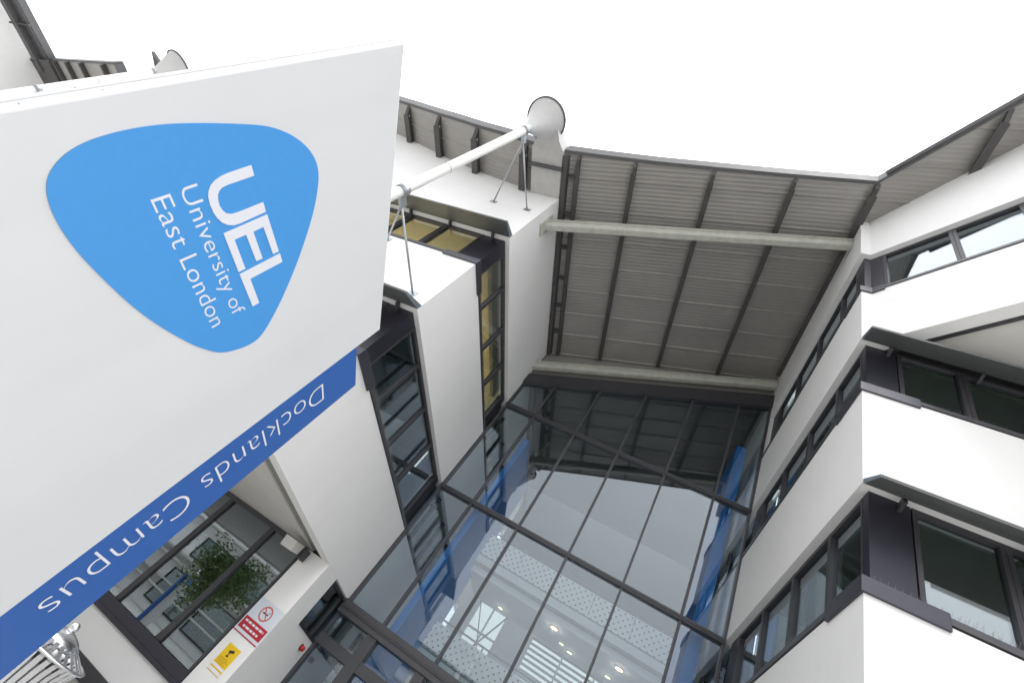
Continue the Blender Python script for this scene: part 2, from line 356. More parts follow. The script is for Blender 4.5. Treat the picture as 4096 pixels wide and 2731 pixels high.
# window strips of the two upper storeys
for (z0, z1, wr) in ((7.8, 9.3, 1), (4.04, 5.64, 0)):
    f = MB(); strip(f, [(-6.35, YF), (XL, YF), (XL, 6.33)], -.32, .035, z0 - .06, z0 + .13); f.build('corner_flashing', FLASH, lw, bevel=.006)
    f = MB(); strip(f, [(-22, YF), (-6.352, YF)], -.3, .02, z0 + .02, z0 + .1); strip(f, [(XL, 6.332), (XL, YG - .03)], -.3, .02, z0 + .02, z0 + .1); f.build('sill', DARKM, lw)
    # corner cladding panel
    f = MB(); strip(f, [(-6.15, YF), (XL, YF), (XL, 5.95)], -.3, -.13, z0 + .13, z1); f.build('corner_panel', CLAD, lw)
    ys = [5.952, 7.0, 8.4, 9.8, 11.25]
    for a0, a1 in zip(ys, ys[1:]): window(lw, (XL, 0), (XL, 20), a0, a1, z0 + .1, z1, inset=-.17)
    f = MB(); f.box(XL - .3, XL - .12, 11.25, 11.5, z0 + .1, z1); f.build('end_panel', CLAD, lw)
    xs = [-6.152, -7.35, -8.55, -9.75, -10.95, -12.15, -13.35, -14.55, -15.75, -16.95, -18.15, -19.35, -20.6, -21.9]
    for a0, a1 in zip(xs, xs[1:]): window(lw, (-22, YF), (XL, YF), 22 + a1, 22 + a0, z0 + .1, z1, fr=.07, inset=-.17)
    spikes(lw, (XL, 0), (XL, 20), 5.5, 9.2, -.06, z0 + .13 if 0 else z0 + .135, 80)
    # room behind
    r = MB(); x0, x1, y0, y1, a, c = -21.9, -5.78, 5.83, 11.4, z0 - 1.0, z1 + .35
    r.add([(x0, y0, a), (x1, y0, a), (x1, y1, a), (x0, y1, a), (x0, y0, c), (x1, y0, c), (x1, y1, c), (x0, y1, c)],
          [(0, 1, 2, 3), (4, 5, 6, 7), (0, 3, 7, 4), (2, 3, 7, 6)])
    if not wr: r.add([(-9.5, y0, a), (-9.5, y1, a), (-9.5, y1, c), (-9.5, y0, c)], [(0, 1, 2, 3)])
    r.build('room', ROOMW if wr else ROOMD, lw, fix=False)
    if wr:
        for (cx, cy) in ((-6.9, 6.6), (-6.7, 7.7), (-6.7, 9.1), (-6.7, 10.5), (-8.4, 7.0), (-10, 7.2), (-12, 7.2)):
            s = MB(); s.tube([(cx, cy, c), (cx, cy, c - .35)], .012, 6); s.lathe([(.05, c - .33), (.14, c - .42), (.14, c - .62)], cx, cy, 16)
            po = s.build('pendant_lamp', ROOMD, lw, fix=False)
            
        s = MB()
        for yy in (8.0, 9.2, 10.4): s.box(-14, -7.9, yy, yy + .2, c - .75, c - .7)
        s.build('uplight', LAMPR, lw)
        s = MB(); s.box(-5.95, -5.82, 5.95, 11.3, z1 - .22, z1 + .3); s.build('blind_box', SOFFD, lw)
# sun canopies on the front, each with its zinc end
def shade(parent, x_end, dirx, z, ray, k, length, xo, eh=.14):
    """sloping visor: hinged at the wall edge, its lip hangs lower and further out; ray = (y, z) of the lip's line of sight"""
    y1 = YF - .003; y0, zo = ray[0] * k, ray[1] * k
    xe = x_end; xf = x_end + dirx * length
    s = MB()
    s.hexa([(xe, y1, z), (xo, y0, zo), (xf, y0, zo), (xf, y1, z)], [(xe, y1, z + .045), (xo, y0 - .01, zo + .04), (xf, y0 - .01, zo + .04), (xf, y1, z + .045)])
    so_ = s.build('sun_visor', SHADE, parent)
    e = MB(); q = [(xe, y1, z - .001), (xo, y0, zo - .001), (xo, y0 - .01, zo + .04), (xe, y1, z + eh)]
    kk = -dirx * .012
    e.hexa([(a + kk * .2, b2, c2) for a, b2, c2 in q], [(a + kk * 1.2, b2, c2) for a, b2, c2 in q]); e.build('visor_end', SHEND, so_)
    d = .45
    while d < length - .3:
        x = x_end + dirx * d; br = MB()
        br.bar((x, y1 - .04, z - .05), (x, y1 + .14, z - .10), .05, .09); d += 1.35
        br.build('bracket', DARK, so_)
shade(lw, XL - .01, -1, 9.3, (5.04, 9.3), .955, 14, -5.25); shade(lw, XL - .01, -1, 5.64, (5.14, 5.64), .925, 14, -5.25)

# ------------------------------------------------------------------ right wing
rw = thing('office_wing', (8, 9, -1.6), 'white rendered office wing right of the glass entrance, top storeys turned outward', 'building')
b = MB(); strip(b, RU, -T, 0, 13.2, lambda x: SZ(x) + .05, sub=.9); b.build('wall_band', RENDER, rw)
b = MB(); strip(b, RU, -T, 0, 9.3, 11.26); b.build('wall_band', RENDER, rw)
b = MB(); strip(b, RP, -T, 0, 5.64, 7.75); b.build('wall_band', RENDER, rw)
b = MB(); strip(b, RP, -T, 0, -1.6, 4.04); b.build('wall_band', RENDER, rw)
# underside of the projecting storeys
b = MB(); i1 = offpath(RU, -.42)
b.prism([(2.95, YF - .02), (13.5, YF - .02), (13.5, .2), (i1[4].x, i1[4].y), (i1[3].x, i1[3].y)], 9.36, 9.42); b.build('overhang_soffit', SOFF, rw)
b = MB(); strip(b, [(2.58, YF - .02), (4.95, 3.04), (6.4, -.2), (14, -.2)], -.34, -.252, 9.30, 9.41); b.build('soffit_trim', DARK, rw)
for (path, z0, z1, kind) in ((RU, 11.26, 13.2, 'up'), (RP, 7.75, 9.3, 'lo'), (RP, 4.04, 5.64, 'lo')):
    e = .04 if kind == 'up' else .13
    if kind == 'up':
        fl = [(XR, 6.2), (XR, YF), (2.58, YF), (2.75, 5.28)]; rest = [(2.752, 5.278), (4.95, 3.06), (6.4, -.2), (14, -.2)]; pan = [(XR, 5.9), (XR, YF), (2.58, YF), (2.72, 5.31)]
    else:
        fl = [(XR, 6.35), (XR, YF), (3.19, YF)]; rest = [(3.192, YF), (14, YF)]; pan = [(XR, 5.72), (XR, YF), (2.98, YF)]
    f = MB(); strip(f, fl, -.3, .035, z0 - .07, z0 + .14); f.build('corner_flashing', FLASH, rw, bevel=.006)
    f = MB(); strip(f, rest, -.3, .02, z0 + .02, z0 + .10); strip(f, [(XR, YG - .03), (XR, fl[0][1] + .002)], -.3, .02, z0 + .02, z0 + .10); f.build('sill', DARKM, rw)
    f = MB(); strip(f, pan, -.3, -.12, z0 + .14, z1); f.build('corner_panel', CLAD, rw)
    ys = [pan[0][1] + .02, 6.75, 8.13, 9.55, 10.95]
    for a0, a1 in zip(ys, ys[1:]): window(rw, (XR, YG), (XR, YF), YG - a1, YG - a0, z0 + .1, z1, inset=-.17)
    f = MB(); f.box(XR + .12, XR + .3, 10.95, 11.5, z0 + .1, z1); f.build('end_panel', CLAD, rw)
    if kind == 'up':
        d = [.2, 1.48, 2.6, 3.3]
        for a0, a1 in zip([0, 1.2, 2.4], [1.2, 2.4, 3.4]): window(rw, (4.95, 3.06), (6.4, -.2), a0 + .05, a1, z0 + .1, z1, fr=.065, inset=-.17)
        for a0, a1 in zip(d, d[1:]): window(rw, (2.58, YF), (4.95, 3.06), a0, a1, z0 + .1, z1, fr=.065, inset=-.17)
        poly = [(2.75, 11.4), (2.75, 5.9), (5.3, 3.3), (6.8, .15), (12, .15), (12, 11.4)]
    else:
        d = [.62, 1.6, 2.62, 3.64, 4.66, 5.7, 6.8]
        for a0, a1 in zip(d, d[1:]): window(rw, (XR, YF), (14, YF), a0, a1, z0 + .1, z1, fr=.07 if z0 > 5 else .06, inset=-.17)
        poly = [(2.76, 11.4), (2.76, 5.83), (12, 5.83), (12, 11.4)]
        spikes(rw, (XR, YF), (14, YF), .08, 2.0, -.06, z0 + .14, 26)
        spikes(rw, (XR, YG), (XR, YF), 3.2, 6.0, -.06, z0 + .14, 60)
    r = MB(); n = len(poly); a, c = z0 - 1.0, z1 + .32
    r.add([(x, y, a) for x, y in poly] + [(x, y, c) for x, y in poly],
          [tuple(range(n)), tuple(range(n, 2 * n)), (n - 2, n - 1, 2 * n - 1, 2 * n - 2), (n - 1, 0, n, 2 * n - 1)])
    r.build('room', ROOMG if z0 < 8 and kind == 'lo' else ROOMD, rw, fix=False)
    if kind == 'lo':
        # curtains gathered behind some side panes
        for (y0, n) in ((7.1, 7), (8.4, 10), (9.9, 9)) if z0 < 5 else ((7.4, 4), (9.0, 4)):
            s = MB(); vs = []
            for k in range(n * 4 + 1):
                yy = y0 + k * .028; vs += [(XR + .42 + .035 * math.sin(k * 1.57), yy, z0 - .2), (XR + .42 + .035 * math.sin(k * 1.57), yy, z1 + .1)]
            s.add(vs, [(2 * k, 2 * k + 2, 2 * k + 3, 2 * k + 1) for k in range(n * 4)], True); s.build('curtain', CURT, rw, fix=False)
shade(rw, XR + .02, 1, 9.26, (5.14, 9.25), .955, 11, 2.32, eh=.08); shade(rw, XR + .02, 1, 5.62, (5.24, 5.64), .93, 11, 2.34, eh=.08)

# ------------------------------------------------------------------ roof over both wings and the entrance
rc = thing('roof_canopy', (-2, 8, 12.3), 'dark brown corrugated metal roof spanning the two wings and the glass entrance', 'roof')
def corr(y):
    p = (y % .12) / .12; base = 0 if p < .26 else (.007 if .38 < p < .88 else .007 * ((p - .26) / .12 if p <= .38 else (1 - p) / .12))
    if (y % .96) < .05: base -= .035
    return base
ys = []; y = -2.2
while y < 11.75: ys.append(round(y, 3)); y += .02
def deckmesh(xs, zf, ye):
    d = MB(); n = len(ys); vs = []
    for x in xs:
        e = ye(x)
        for y in ys:
            yy = max(y, e); vs.append((x, yy, zf(x) + corr(yy)))
    fs = []
    for i in range(len(xs) - 1):
        for j in range(n - 1):
            k = i * n + j
            if ys[j + 1] <= ye(xs[i]) and ys[j + 1] <= ye(xs[i + 1]): continue
            fs.append((k, k + 1, k + n + 1, k + n))
    d.add(vs, fs); return d
xs = [-22, -18, -15] + [-13.6 + .6 * k for k in range(13)] + [-5.8, -5.4, -4.4, -3, -1.5, 0, 1.2, 2.27] + [2.28 + .35 * k for k in range(1, 19)]
dk = deckmesh(xs, SZ, YE); dk.build('soffit_deck', DECK, rc, fix=False)
# top skin of the roof
t_ = MB(); vs = []
for x in xs: vs += [(x, YE(x) - .03, SZ(x) + .3), (x, 11.75, SZ(x) + .3)]
t_.add(vs, [(2 * i, 2 * i + 2, 2 * i + 3, 2 * i + 1) for i in range(len(xs) - 1)]); t_.build('roof_sheet', FASC, rc, fix=False)
# eave fascia with gutter lip
def eavebar(xa, xb, parent, extra=0):
    q = [x for x in xs if xa < x < xb]; q = [xa] + q + [xb]
    f = MB(); vs = []
    for x in q:
        y0, z = YE(x), SZ(x)
        vs += [(x, y0 + .02, z - .03), (x, y0 - .07, z - .01), (x, y0 - .11, z + .30 + extra), (x, y0 + .02, z + .31 + extra)]
    n = len(q)
    fs = []
    for i in range(n - 1):
        k = 4 * i; fs += [(k, k + 4, k + 5, k + 1), (k + 1, k + 5, k + 6, k + 2), (k + 2, k + 6, k + 7, k + 3), (k + 3, k + 7, k + 4, k)]
    fs += [(0, 1, 2, 3), (4 * n - 4, 4 * n - 3, 4 * n - 2, 4 * n - 1)]
    f.add(vs, fs); f.build('fascia', FASC, parent)
eavebar(-22, -6.37, rc); eavebar(-5.41, 2.28, rc); eavebar(2.28, 8.5, rc, .02)
# gutter tubes on the raking eave at the right
for dz, dd, r_ in ((.22, .10, .05), (.02, .13, .045)):
    s = MB(); s.tube([(x, YE(x) - dd, SZ(x) + dz) for x in (2.4, 4, 6, 8.5)], r_, 10); s.build('gutter', FASC, rc)
# ribs under the deck
def rib(x, y0, y1, wd=.09, dp=.17, m=RIB, tip=False):
    z = SZ(x); s = MB()
    prof = [(y0 + .02, z - .02), (y0 + (.28 if tip else .1), z - dp), (y1, z - dp), (y1, z - .005), (y0 + .02, z - .005)]
    a = [(x - wd / 2, yy, zz) for yy, zz in prof]; c = [(x + wd / 2, yy, zz) for yy, zz in prof]; n = 5
    s.add(a + c, [tuple(range(n)), tuple(range(n, 2 * n))[::-1]] + [(i, (i + 1) % n, n + (i + 1) % n, n + i) for i in range(n)])
    s.box(x - wd * .9, x + wd * .9, y0 + .3, y1, z - dp - .012, z - dp - .001)
    o = s.build('rib', m, rc)
    if tip:
        k = MB(); k.tube([(x - wd / 2 - .012, y0 + .34, z - dp * .55), (x + wd / 2 + .012, y0 + .34, z - dp * .55)], .035, 10); k.build('eye_plate', BEAM, o)
for x in (-6.66, -8.66, -10.63, -12.6, -14.6): rib(x, YE(x), YF - .01, .12, .24, tip=True)
for x in (-4.99, -3.52, -1.54, .44): rib(x, YE(x), 11.5, .075, .15)
rib(2.33, YE(2.3), 11.2, .10, .18)
rib(4.14, YE(4.14), 5.4, .10, .2, tip=True); rib(6.1, YE(6.1), 3.6, .10, .2, tip=True)
s = MB(); s.box(-5.37, -5.24, 4.2, 11.5, SZ(-5.3) - .2, SZ(-5.3) - .01); s.build('verge_beam', RIB, rc)
yy = 4.75
while yy < 11.3:
    s = MB(); s.box(-5.24, -5.03, yy, yy + .08, SZ(-5.1) - .17, SZ(-5.1) - .03); s.build('rung', RIB, rc); yy += 1.12
# closing plate over the glass
s = MB(); s.add([(XL, 11.62, 10.78), (XR, 11.62, 14.1), (XR, 11.62, 15.3), (XL, 11.62, 12.40), (XL, 11.655, 10.78), (XR, 11.655, 14.1), (XR, 11.66, 15.3), (XL, 11.66, 12.40)],
      [(0, 1, 2, 3), (7, 6, 5, 4), (0, 4, 5, 1), (1, 5, 6, 2), (2, 6, 7, 3), (3, 7, 4, 0)]); s.build('closing_plate', DECK, rc)
# rainwater chute: the roof valley spills over its tip into the funnel
ch = MB(); zc = 12.2
pl = [(-6.36, 5.44), (-6.36, 4.1), (-6.22, 3.85), (-6.12, 3.1), (-5.74, 3.1), (-5.56, 3.85), (-5.42, 4.1), (-5.42, 5.44)]
ch.prism(pl, zc, zc + .04)
for a, b2 in zip(pl, pl[1:]):
    if a[1] == b2[1]: continue
    ch.bar((a[0], a[1], zc + .2), (b2[0], b2[1], zc + .2), .03, .38)
cho = ch.build('rainwater_chute', CHUTE, rc)
s = MB(); s.box(-6.42, -5.36, 4.52, 4.62, zc - .08, zc - .001); s.build('chute_strap', FASC, cho)

# ------------------------------------------------------------------ beams between the wings
def crossbeam(label, pts, hh, dd, nm='cross_beam'):
    (x0, z0), (x1, z1), y = pts
    o = thing(nm, (x0, y, z0), label, 'beam')
    def q(x, z, prof): return [(x, y + a, z + c) for a, c in prof]
    prof = [(-dd / 2, -hh / 2), (dd / 2, -hh / 2), (dd / 2, hh / 2), (-dd / 2, hh / 2)]
    s = MB(); s.hexa(q(x0, z0, prof), q(x1, z1, prof)); s.build('web', BEAM, o, bevel=.03)
    prof = [(-dd / 2 - .05, hh / 2 - .001), (dd / 2 + .05, hh / 2 - .001), (dd / 2 + .05, hh / 2 + .04), (-dd / 2 - .05, hh / 2 + .04)]
    s = MB(); s.hexa(q(x0, z0, prof), q(x1, z1, prof)); s.build('flange', BEAM, o)
    return o
cb = crossbeam('long pale grey steel beam crossing the open space just under the corrugated roof', ((XL + .0, 11.32), (XR, 14.72), 5.95), .26, .2)
s = MB(); s.box(XL, XL + .05, 5.75, 6.15, 11.0, 11.75); s.build('end_plate', BEAM, cb)
s = MB(); s.bar((-5.2, 6.1, 11.65), (-4.95, 6.4, 12.35), .08, .08); s.build('hanger', BEAM, cb)
crossbeam('pale weathered beam directly above the dark head of the glass wall', ((XL, 11.16), (XR, 14.62), 11.33), .24, .2)

# ------------------------------------------------------------------ glass entrance
ge = thing('glass_entrance', (-1.5, YG, -1.6), 'tall gridded glass entrance wall between the two white wings', 'glass wall')
hd = lambda x: 12.63 + .42 * x
s = MB(); s.hexa([(XL, 11.42, hd(XL)), (XR, 11.42, hd(XR)), (XR, 11.66, hd(XR)), (XL, 11.66, hd(XL))],
                 [(XL, 11.42, 13.2 + .44 * XL), (XR, 11.42, 13.2 + .44 * XR), (XR, 11.66, 13.2 + .44 * XR), (XL, 11.66, 13.2 + .44 * XL)]); s.build('head_beam', DARK, ge)
mx_ = [XL + .03, -4.33, -2.88, -1.44, 0.0, 1.4, XR - .03]
for x in mx_:
    edge = x in (mx_[0], mx_[-1]); wd = .06
    s = MB(); s.box(x - wd / 2, x + wd / 2, 11.5, 11.68, -1.6 if not (x in (-1.44, 0.0)) else 1.9, hd(x) + .03); s.build('mullion', DARKM, ge, bevel=.004)
tr_ = [9.23, 5.6]
for z in tr_:
    s = MB(); s.box(XL + .002, XR - .002, 11.47, 11.70, z - .06, z + .06); s.build('transom', DARKM, ge, bevel=.005)
    s = MB(); s.box(XL + .002, XR - .002, 11.455, 11.47, z - .02, z + .015); s.build('transom', DARK, ge)
s = MB(); s.box(XL + .002, XR - .002, 11.40, 11.70, 1.74, 2.04); s.build('transom', DARKM, ge, bevel=.008)
s = MB(); s.box(XL + .002, XR - .002, 11.38, 11.41, 1.86, 1.92); s.build('transom', DARK, ge)
s = MB(); s.box(XL + .002, XR - .002, 11.46, 11.66, 1.06, 1.28); s.build('transom', DARKM, ge, bevel=.006)
s = MB(); s.box(-4.48, -4.22, 11.44, 11.70, -1.6, 1.738); s.build('door_post', DARKM, ge, bevel=.006)
s = MB(); s.box(-3.12, -2.9, 11.44, 11.70, -1.6, 1.738); s.build('door_post', DARKM, ge, bevel=.006)
zr = [-1.55, 1.06, 1.74, 5.6, 9.23, None]
for i in range(6):
    x0, x1 = mx_[i] + .02, mx_[i + 1] - .02
    for k in range(5):
        a0 = a1 = None
        z0 = zr[k] + (.05 if k else 0)
        s = MB()
        if k < 4: s.box(x0, x1, YG, YG + .024, z0, zr[k + 1] - .02)
        else: s.hexa([(x0, YG, z0), (x1, YG, z0), (x1, YG + .024, z0), (x0, YG + .024, z0)], [(x0, YG, hd(x0) + .02), (x1, YG, hd(x1) + .02), (x1, YG + .024, hd(x1) + .02), (x0, YG + .024, hd(x0) + .02)])
        s.build('glass_pane', GLASSM, ge)

# ------------------------------------------------------------------ inside the entrance hall
hall = thing('entrance_hall', (-1.5, 16, -1.6), 'pale hall interior with windows and white blinds seen through the glass wall', 'interior')
for xx, za, zb_ in ((XL - .25, 5.64, 7.8), (XL - .25, 9.3, 10.9), (XL - .25, 2.03, 4.04), (XL - .25, -1.6, 1.02), (XR, 5.64, 7.8), (XR, 9.3, 15.3), (XR, -1.6, 4.04)):
    s = MB(); s.box(xx, xx + .25, 11.556, 21, za, zb_); s.build('side_wall', INTW, hall)
s = MB(); s.box(XL - .5, XL - .25, 11.7, 21, -1.6, 11); s.box(XR + .25, XR + .5, 11.7, 21, -1.6, 15); s.build('side_glazing', ROOMD, hall)
for (x, z0, z1) in ((XL, 7.8, 9.3), (XL, 4.04, 5.64), (XL, 1.02, 2.03), (XR, 7.8, 9.3), (XR, 4.04, 5.64)):
    s = MB(); sg = 1 if x == XL else -1
    for k in range(7):
        yy = 12.4 + 1.4 * k; s.box(min(x - sg * .2, x - sg * .1), max(x - sg * .2, x - sg * .1), yy, yy + .08, z0, z1)
    s.box(min(x - sg * .21, x - sg * .12), max(x - sg * .21, x - sg * .12), 11.75, 21, z0, z0 + .08); s.build('inner_frame', DARK, hall)
    s = MB(); s.box(min(x - sg * .17, x - sg * .15), max(x - sg * .17, x - sg * .15), 11.75, 21, z0 + .08, z1); s.build('inner_glazing', GLASSW, hall)
# inner ceiling: the dark roof deck goes on inside
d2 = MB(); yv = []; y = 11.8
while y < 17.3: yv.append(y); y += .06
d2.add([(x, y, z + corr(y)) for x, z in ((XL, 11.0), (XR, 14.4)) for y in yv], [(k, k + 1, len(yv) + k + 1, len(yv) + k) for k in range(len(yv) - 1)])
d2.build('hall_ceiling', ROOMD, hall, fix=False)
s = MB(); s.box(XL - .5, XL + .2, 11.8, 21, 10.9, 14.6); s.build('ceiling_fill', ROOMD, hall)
# back wall with two window openings (daylight behind)
bw = MB()
ops = [(-4.75, -3.45, 3.2, 6.3), (-2.35, 1.55, 2.6, 6.25)]
yb = 20.0
bw.box(XL, -4.75, yb, yb + .2, -1.6, 8.5); bw.box(-4.75, -3.45, yb, yb + .2, -1.6, 3.2); bw.box(-4.75, -3.45, yb, yb + .2, 6.3, 8.5)
bw.box(-3.45, -2.35, yb, yb + .2, -1.6, 8.5); bw.box(-2.35, 1.55, yb, yb + .2, -1.6, 2.6); bw.box(-2.35, 1.55, yb, yb + .2, 6.25, 8.5); bw.box(1.55, XR, yb, yb + .2, -1.6, 8.5)
bw.build('back_wall', INTW, hall)
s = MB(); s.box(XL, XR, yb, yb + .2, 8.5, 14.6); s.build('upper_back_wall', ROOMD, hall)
s = MB(); s.box(XL, XR, 17.0, 17.2, 10.2, 14.6); s.build('skylight_baffle', ROOMD, hall)  # added baffle, hides the added roof opening that lights the hall
for (x0, x1, z0, z1) in ops:
    s = MB(); n = 5
    for x in ([x0 + .03, (x0 + x1) / 2, x1 - .03] if x1 - x0 < 2 else [x0 + .03 + k * (x1 - x0 - .06) / 3 for k in range(4)]): s.box(x - .03, x + .03, yb - .02, yb + .1, z0, z1)
    for z in (z0 + .03, z1 - .03, (z0 + z1) / 2 + .5): s.box(x0, x1, yb - .03, yb + .09, z - .03, z + .03)
    fo = s.build('hall_window', INTW, hall)
    if x1 - x0 > 2:
        s = MB(); z = z0 + .1
        while z < z1 - .1: s.hexa([(x0, yb + .12, z), (x1, yb + .12, z), (x1, yb + .16, z + .10), (x0, yb + .16, z + .10)], [(x0, yb + .125, z + .005), (x1, yb + .125, z + .005), (x1, yb + .165, z + .105), (x0, yb + .165, z + .105)]); z += .19
        s.build('blind', CURT, fo)
    else:
        s = MB(); s.bar((x0, yb - .05, z0), (x1, yb - .05, z1), .05, .05, up=(0, 1, 0)); s.bar((x1, yb - .05, z0 + .5), (x0, yb - .05, z1), .04, .04, up=(0, 1, 0)); s.build('brace', INTG, fo)
    s = MB(); s.box(x0, x1, yb + .17, yb + .19, z0, z1); s.build('pane', GLASSH, fo)
# walkway bridges
def bridge(label, x0, x1, y0, y1, z, h, panel, rail=True):
    o = thing('walkway', ((x0 + x1) / 2, y0, z), label, 'walkway')
    s = MB(); s.box(x0, x1, y0 + .08, y1, z - .55, z - .28); s.box(x0, x1, y0 - .02, y0 + .3, z - .28, z - .06); s.build('slab', INTW, o)
    s = MB(); s.box(x0, x1, y0 - .06, y0 + .1, z - .36, z - .30); s.build('slab_trim', INTG, o)
    x = x0
    while x < x1 - .2:
        e = min(x + panel, x1); s = MB(); s.box(x + .012, e - .012, y0, y0 + .012, z, z + h); s.build('balustrade_panel', PERF, o); x += panel
    s = MB(); s.tube([(x0, y0 + .05, z + h + .12), (x1, y0 + .05, z + h + .12)], .025, 10); s.tube([(x0, y0 + .02, z - .03), (x1, y0 + .02, z - .03)], .03, 8); s.build('handrail', INTG, o)
    s = MB(); x = x0 + .02
    while x < x1: s.box(x - .02, x + .02, y0 + .015, y0 + .06, z - .06, z + h + .1); x += panel
    s.build('balustrade_post', INTG, o)
    return o
bridge('upper walkway with white perforated balustrade, above the round ceiling lamps', -4.1, XR, 14.0, 15.9, 5.52, .66, 1.18)
bridge('lower landing with white perforated balustrade at the bottom of the glass wall', -4.15, .4, 14.0, 15.2, 2.66, .66, 1.5)
lamps = [(-1.26, 14.45, 1, 'larger warm round downlight, left of the two brightest'), (.66, 14.45, 1, 'larger warm round downlight, right of the two brightest'),
         (-.68, 15.45, 0, 'small greenish oval downlight between the two bright warm ones'), (.49, 15.45, 0, 'small greenish oval downlight close beside the right bright one'),
         (-3.02, 15.45, 0, 'small greenish oval downlight far left, above the braced window'), (-.96, 15.2, 2, 'faint warm downlight just behind the left bright one')]
for x, y, k, lab in lamps:
    o = thing('downlight', (x, y, 4.96), lab, 'lamp', 'downlights under the upper walkway')
    s = MB(); rr = (.08, .105, .08)[k]; s.lathe([(rr, 4.935), (rr + .025, 4.94), (rr + .025, 4.968)], x, y, 20); s.build('lamp_ring', INTW, o)
    s = MB(); s.lathe([(.001, 4.937), (rr, 4.937)], x, y, 20); s.build('lamp_lens', (LAMPN, LAMPW, LAMPN)[k], o, fix=False)
    if k < 2:
        ld = bpy.data.lights.new('lamp_light', 'POINT'); ld.energy = (.8, 2)[k]; ld.shadow_soft_size = .07; ld.color = (1, .93, .82)
        lo = bpy.data.objects.new('lamp_light', ld); COL.objects.link(lo); lo.parent = o; lo.location = (0, 0, -.12)
# blue walls just inside the glass
s = MB(); s.box(-4.26, -4.08, 11.8, 14.6, -1.6, 8.45); o = s.build('blue_wall', BLUEW); tag(o, 'bright blue wall slab standing behind the glass beside the left wing', 'wall')
s = MB()
for yy in (12.3, 13.9): s.box(-4.275, -4.262, yy, yy + .07, 5.8, 8.2)
for yy in (12.3, 13.9): s.box(-4.275, -4.262, yy, yy + .07, 2.2, 4.6)
s.build('added_fill_strip', FILL, o)  # unseen glowing strips added behind the slab to brighten the left hall wall
s = MB(); s.box(1.70, 1.99, 11.85, 13.9, -1.6, 11.75); o = s.build('blue_wall', BLUEW); tag(o, 'bright blue wall slab behind the glass beside the right wing, the taller of the two', 'wall')
s = MB()
for yy in (12.1, 13.3): s.box(1.992, 2.005, yy, yy + .05, 5.8, 11.0)
s.build('added_fill_strip', FILL, o)  # more added strips, hidden by this slab, brightening the right hall wall

# ------------------------------------------------------------------ rainwater pipes with funnels
def downpipe(label, x, y, zb, rr, h, struts, joints, clampz):
    o = thing('rainwater_pipe', (x, y, -1.6), label, 'rainwater pipe', 'vertical rainwater pipes with funnels')
    z = -1.6; js = [-1.6] + joints + [zb]
    s = MB()
    s.tube([(x, y, -1.6), (x, y, zb)], .103, 28)
    s.build('pipe', PIPE, o)
    for j in joints: s = MB(); s.tube([(x, y, j - .008), (x, y, j + .008)], .1055, 28); s.build('joint', INTG, o)
    s = MB(); s.lathe([(.106, zb - .03), (rr * .985, zb + h), (rr, zb + h), (rr, zb + h + .03), (rr - .03, zb + h + .03), (rr - .03, zb + h), (.10, zb)], x, y, 48); s.build('funnel', FUNN, o, fix=False)
    s = MB(); s.lathe([(rr + .001, zb + h - .03), (rr + .03, zb + h - .03), (rr + .03, zb + h + .045), (rr - .031, zb + h + .045)], x, y, 48); s.build('funnel_rim', FASC, o, fix=False)
    s = MB(); s.tube([(x, y, zb - .14), (x, y, zb + .02)], .118, 28); s.build('collar', ZINC, o)
    for cz, ends in struts:
        s = MB(); s.tube([(x, y, cz - .09), (x, y, cz + .09)], .122, 28); c = s.build('clamp', ZINC, o)
        s = MB(); s.box(x - .04, x + .04, y + .10, y + .32, cz - .14, cz + .02); s.build('clamp_lug', ZINC, c, bevel=.01)
        for (ex, ez) in ends:
            s = MB(); s.tube([(x, y + .26, cz - .1), (ex, YF, ez)], .022, 8); s.build('strut', ZINC, o)
            s = MB(); s.box(ex - .1, ex + .1, YF - .012, YF, ez - .07, ez + .07); s.build('foot_plate', ZINC, o)
    return o
downpipe('white vertical pipe with a large grey funnel, strutted to the left wing', -6.08, 3.4, 11.38, .56, 1.02,
         [(11.2, [(-6.94, 10.99), (-5.84, 11.02)]), (6.42, [(-5.84, 6.03), (-7.95, 7.6)])], [7.83, 4.2], None)
downpipe('smaller-looking white pipe with grey funnel, far left behind the totem sign', -23.7, 3.78, 11.5, .64, .95, [(7.4, [])], [9.3], None)

# ------------------------------------------------------------------ small fittings on the ground storey
fl = thing('floodlight', (-6.02, 9.45, 1.8), 'small off-white box floodlight tucked under the overhang above the dark window', 'floodlight')
s = MB(); s.hexa([(-6.35, 9.30, 1.72), (-6.02, 9.28, 1.72), (-5.98, 9.58, 1.80), (-6.32, 9.6, 1.80)], [(-6.35, 9.22, 1.92), (-6.02, 9.20, 1.92), (-5.98, 9.52, 1.99), (-6.32, 9.54, 1.99)]); s.build('lamp_housing', SOFF, fl, bevel=.01)
s = MB(); s.box(-6.0, -5.9, 9.5, 9.72, 1.76, 1.98); s.build('bracket', DARK, fl)
def board(name, label, x0, x1, z0, z1, m, y=9.75):
    o = thing(name, ((x0 + x1) / 2, y, z0), label, 'sign'); s = MB(); s.box(x0, x1, y - .008, y, z0, z1); s.build('board', m, o); return o
ns = board('no_smoking_sign', 'white sign with a red ringed no-smoking symbol over a red text panel', -6.045, -5.41, .27, .93, mat('sign_pale', (.62, .67, .74), .5))
s = MB(); s.box(-6.02, -5.43, 9.739, 9.7415, .345, .555); s.build('red_panel', SRED, ns)
s = MB(); s.box(-6.045, -5.412, 9.739, 9.7415, .273, .292); s.build('red_line', SRED, ns)
s = MB()
random.seed(3)
for zz, x0, x1 in ((.475, -5.97, -5.48), (.385, -5.93, -5.53)):
    x = x0
    while x < x1:
        wl = random.uniform(.05, .10); s.box(x, min(x + wl, x1), 9.7375, 9.7392, zz, zz + .035); x += wl + .022
s.build('white_wording', LETT, ns)
cx, cz, n = -5.72, .735, 40
s = MB(); vs = []
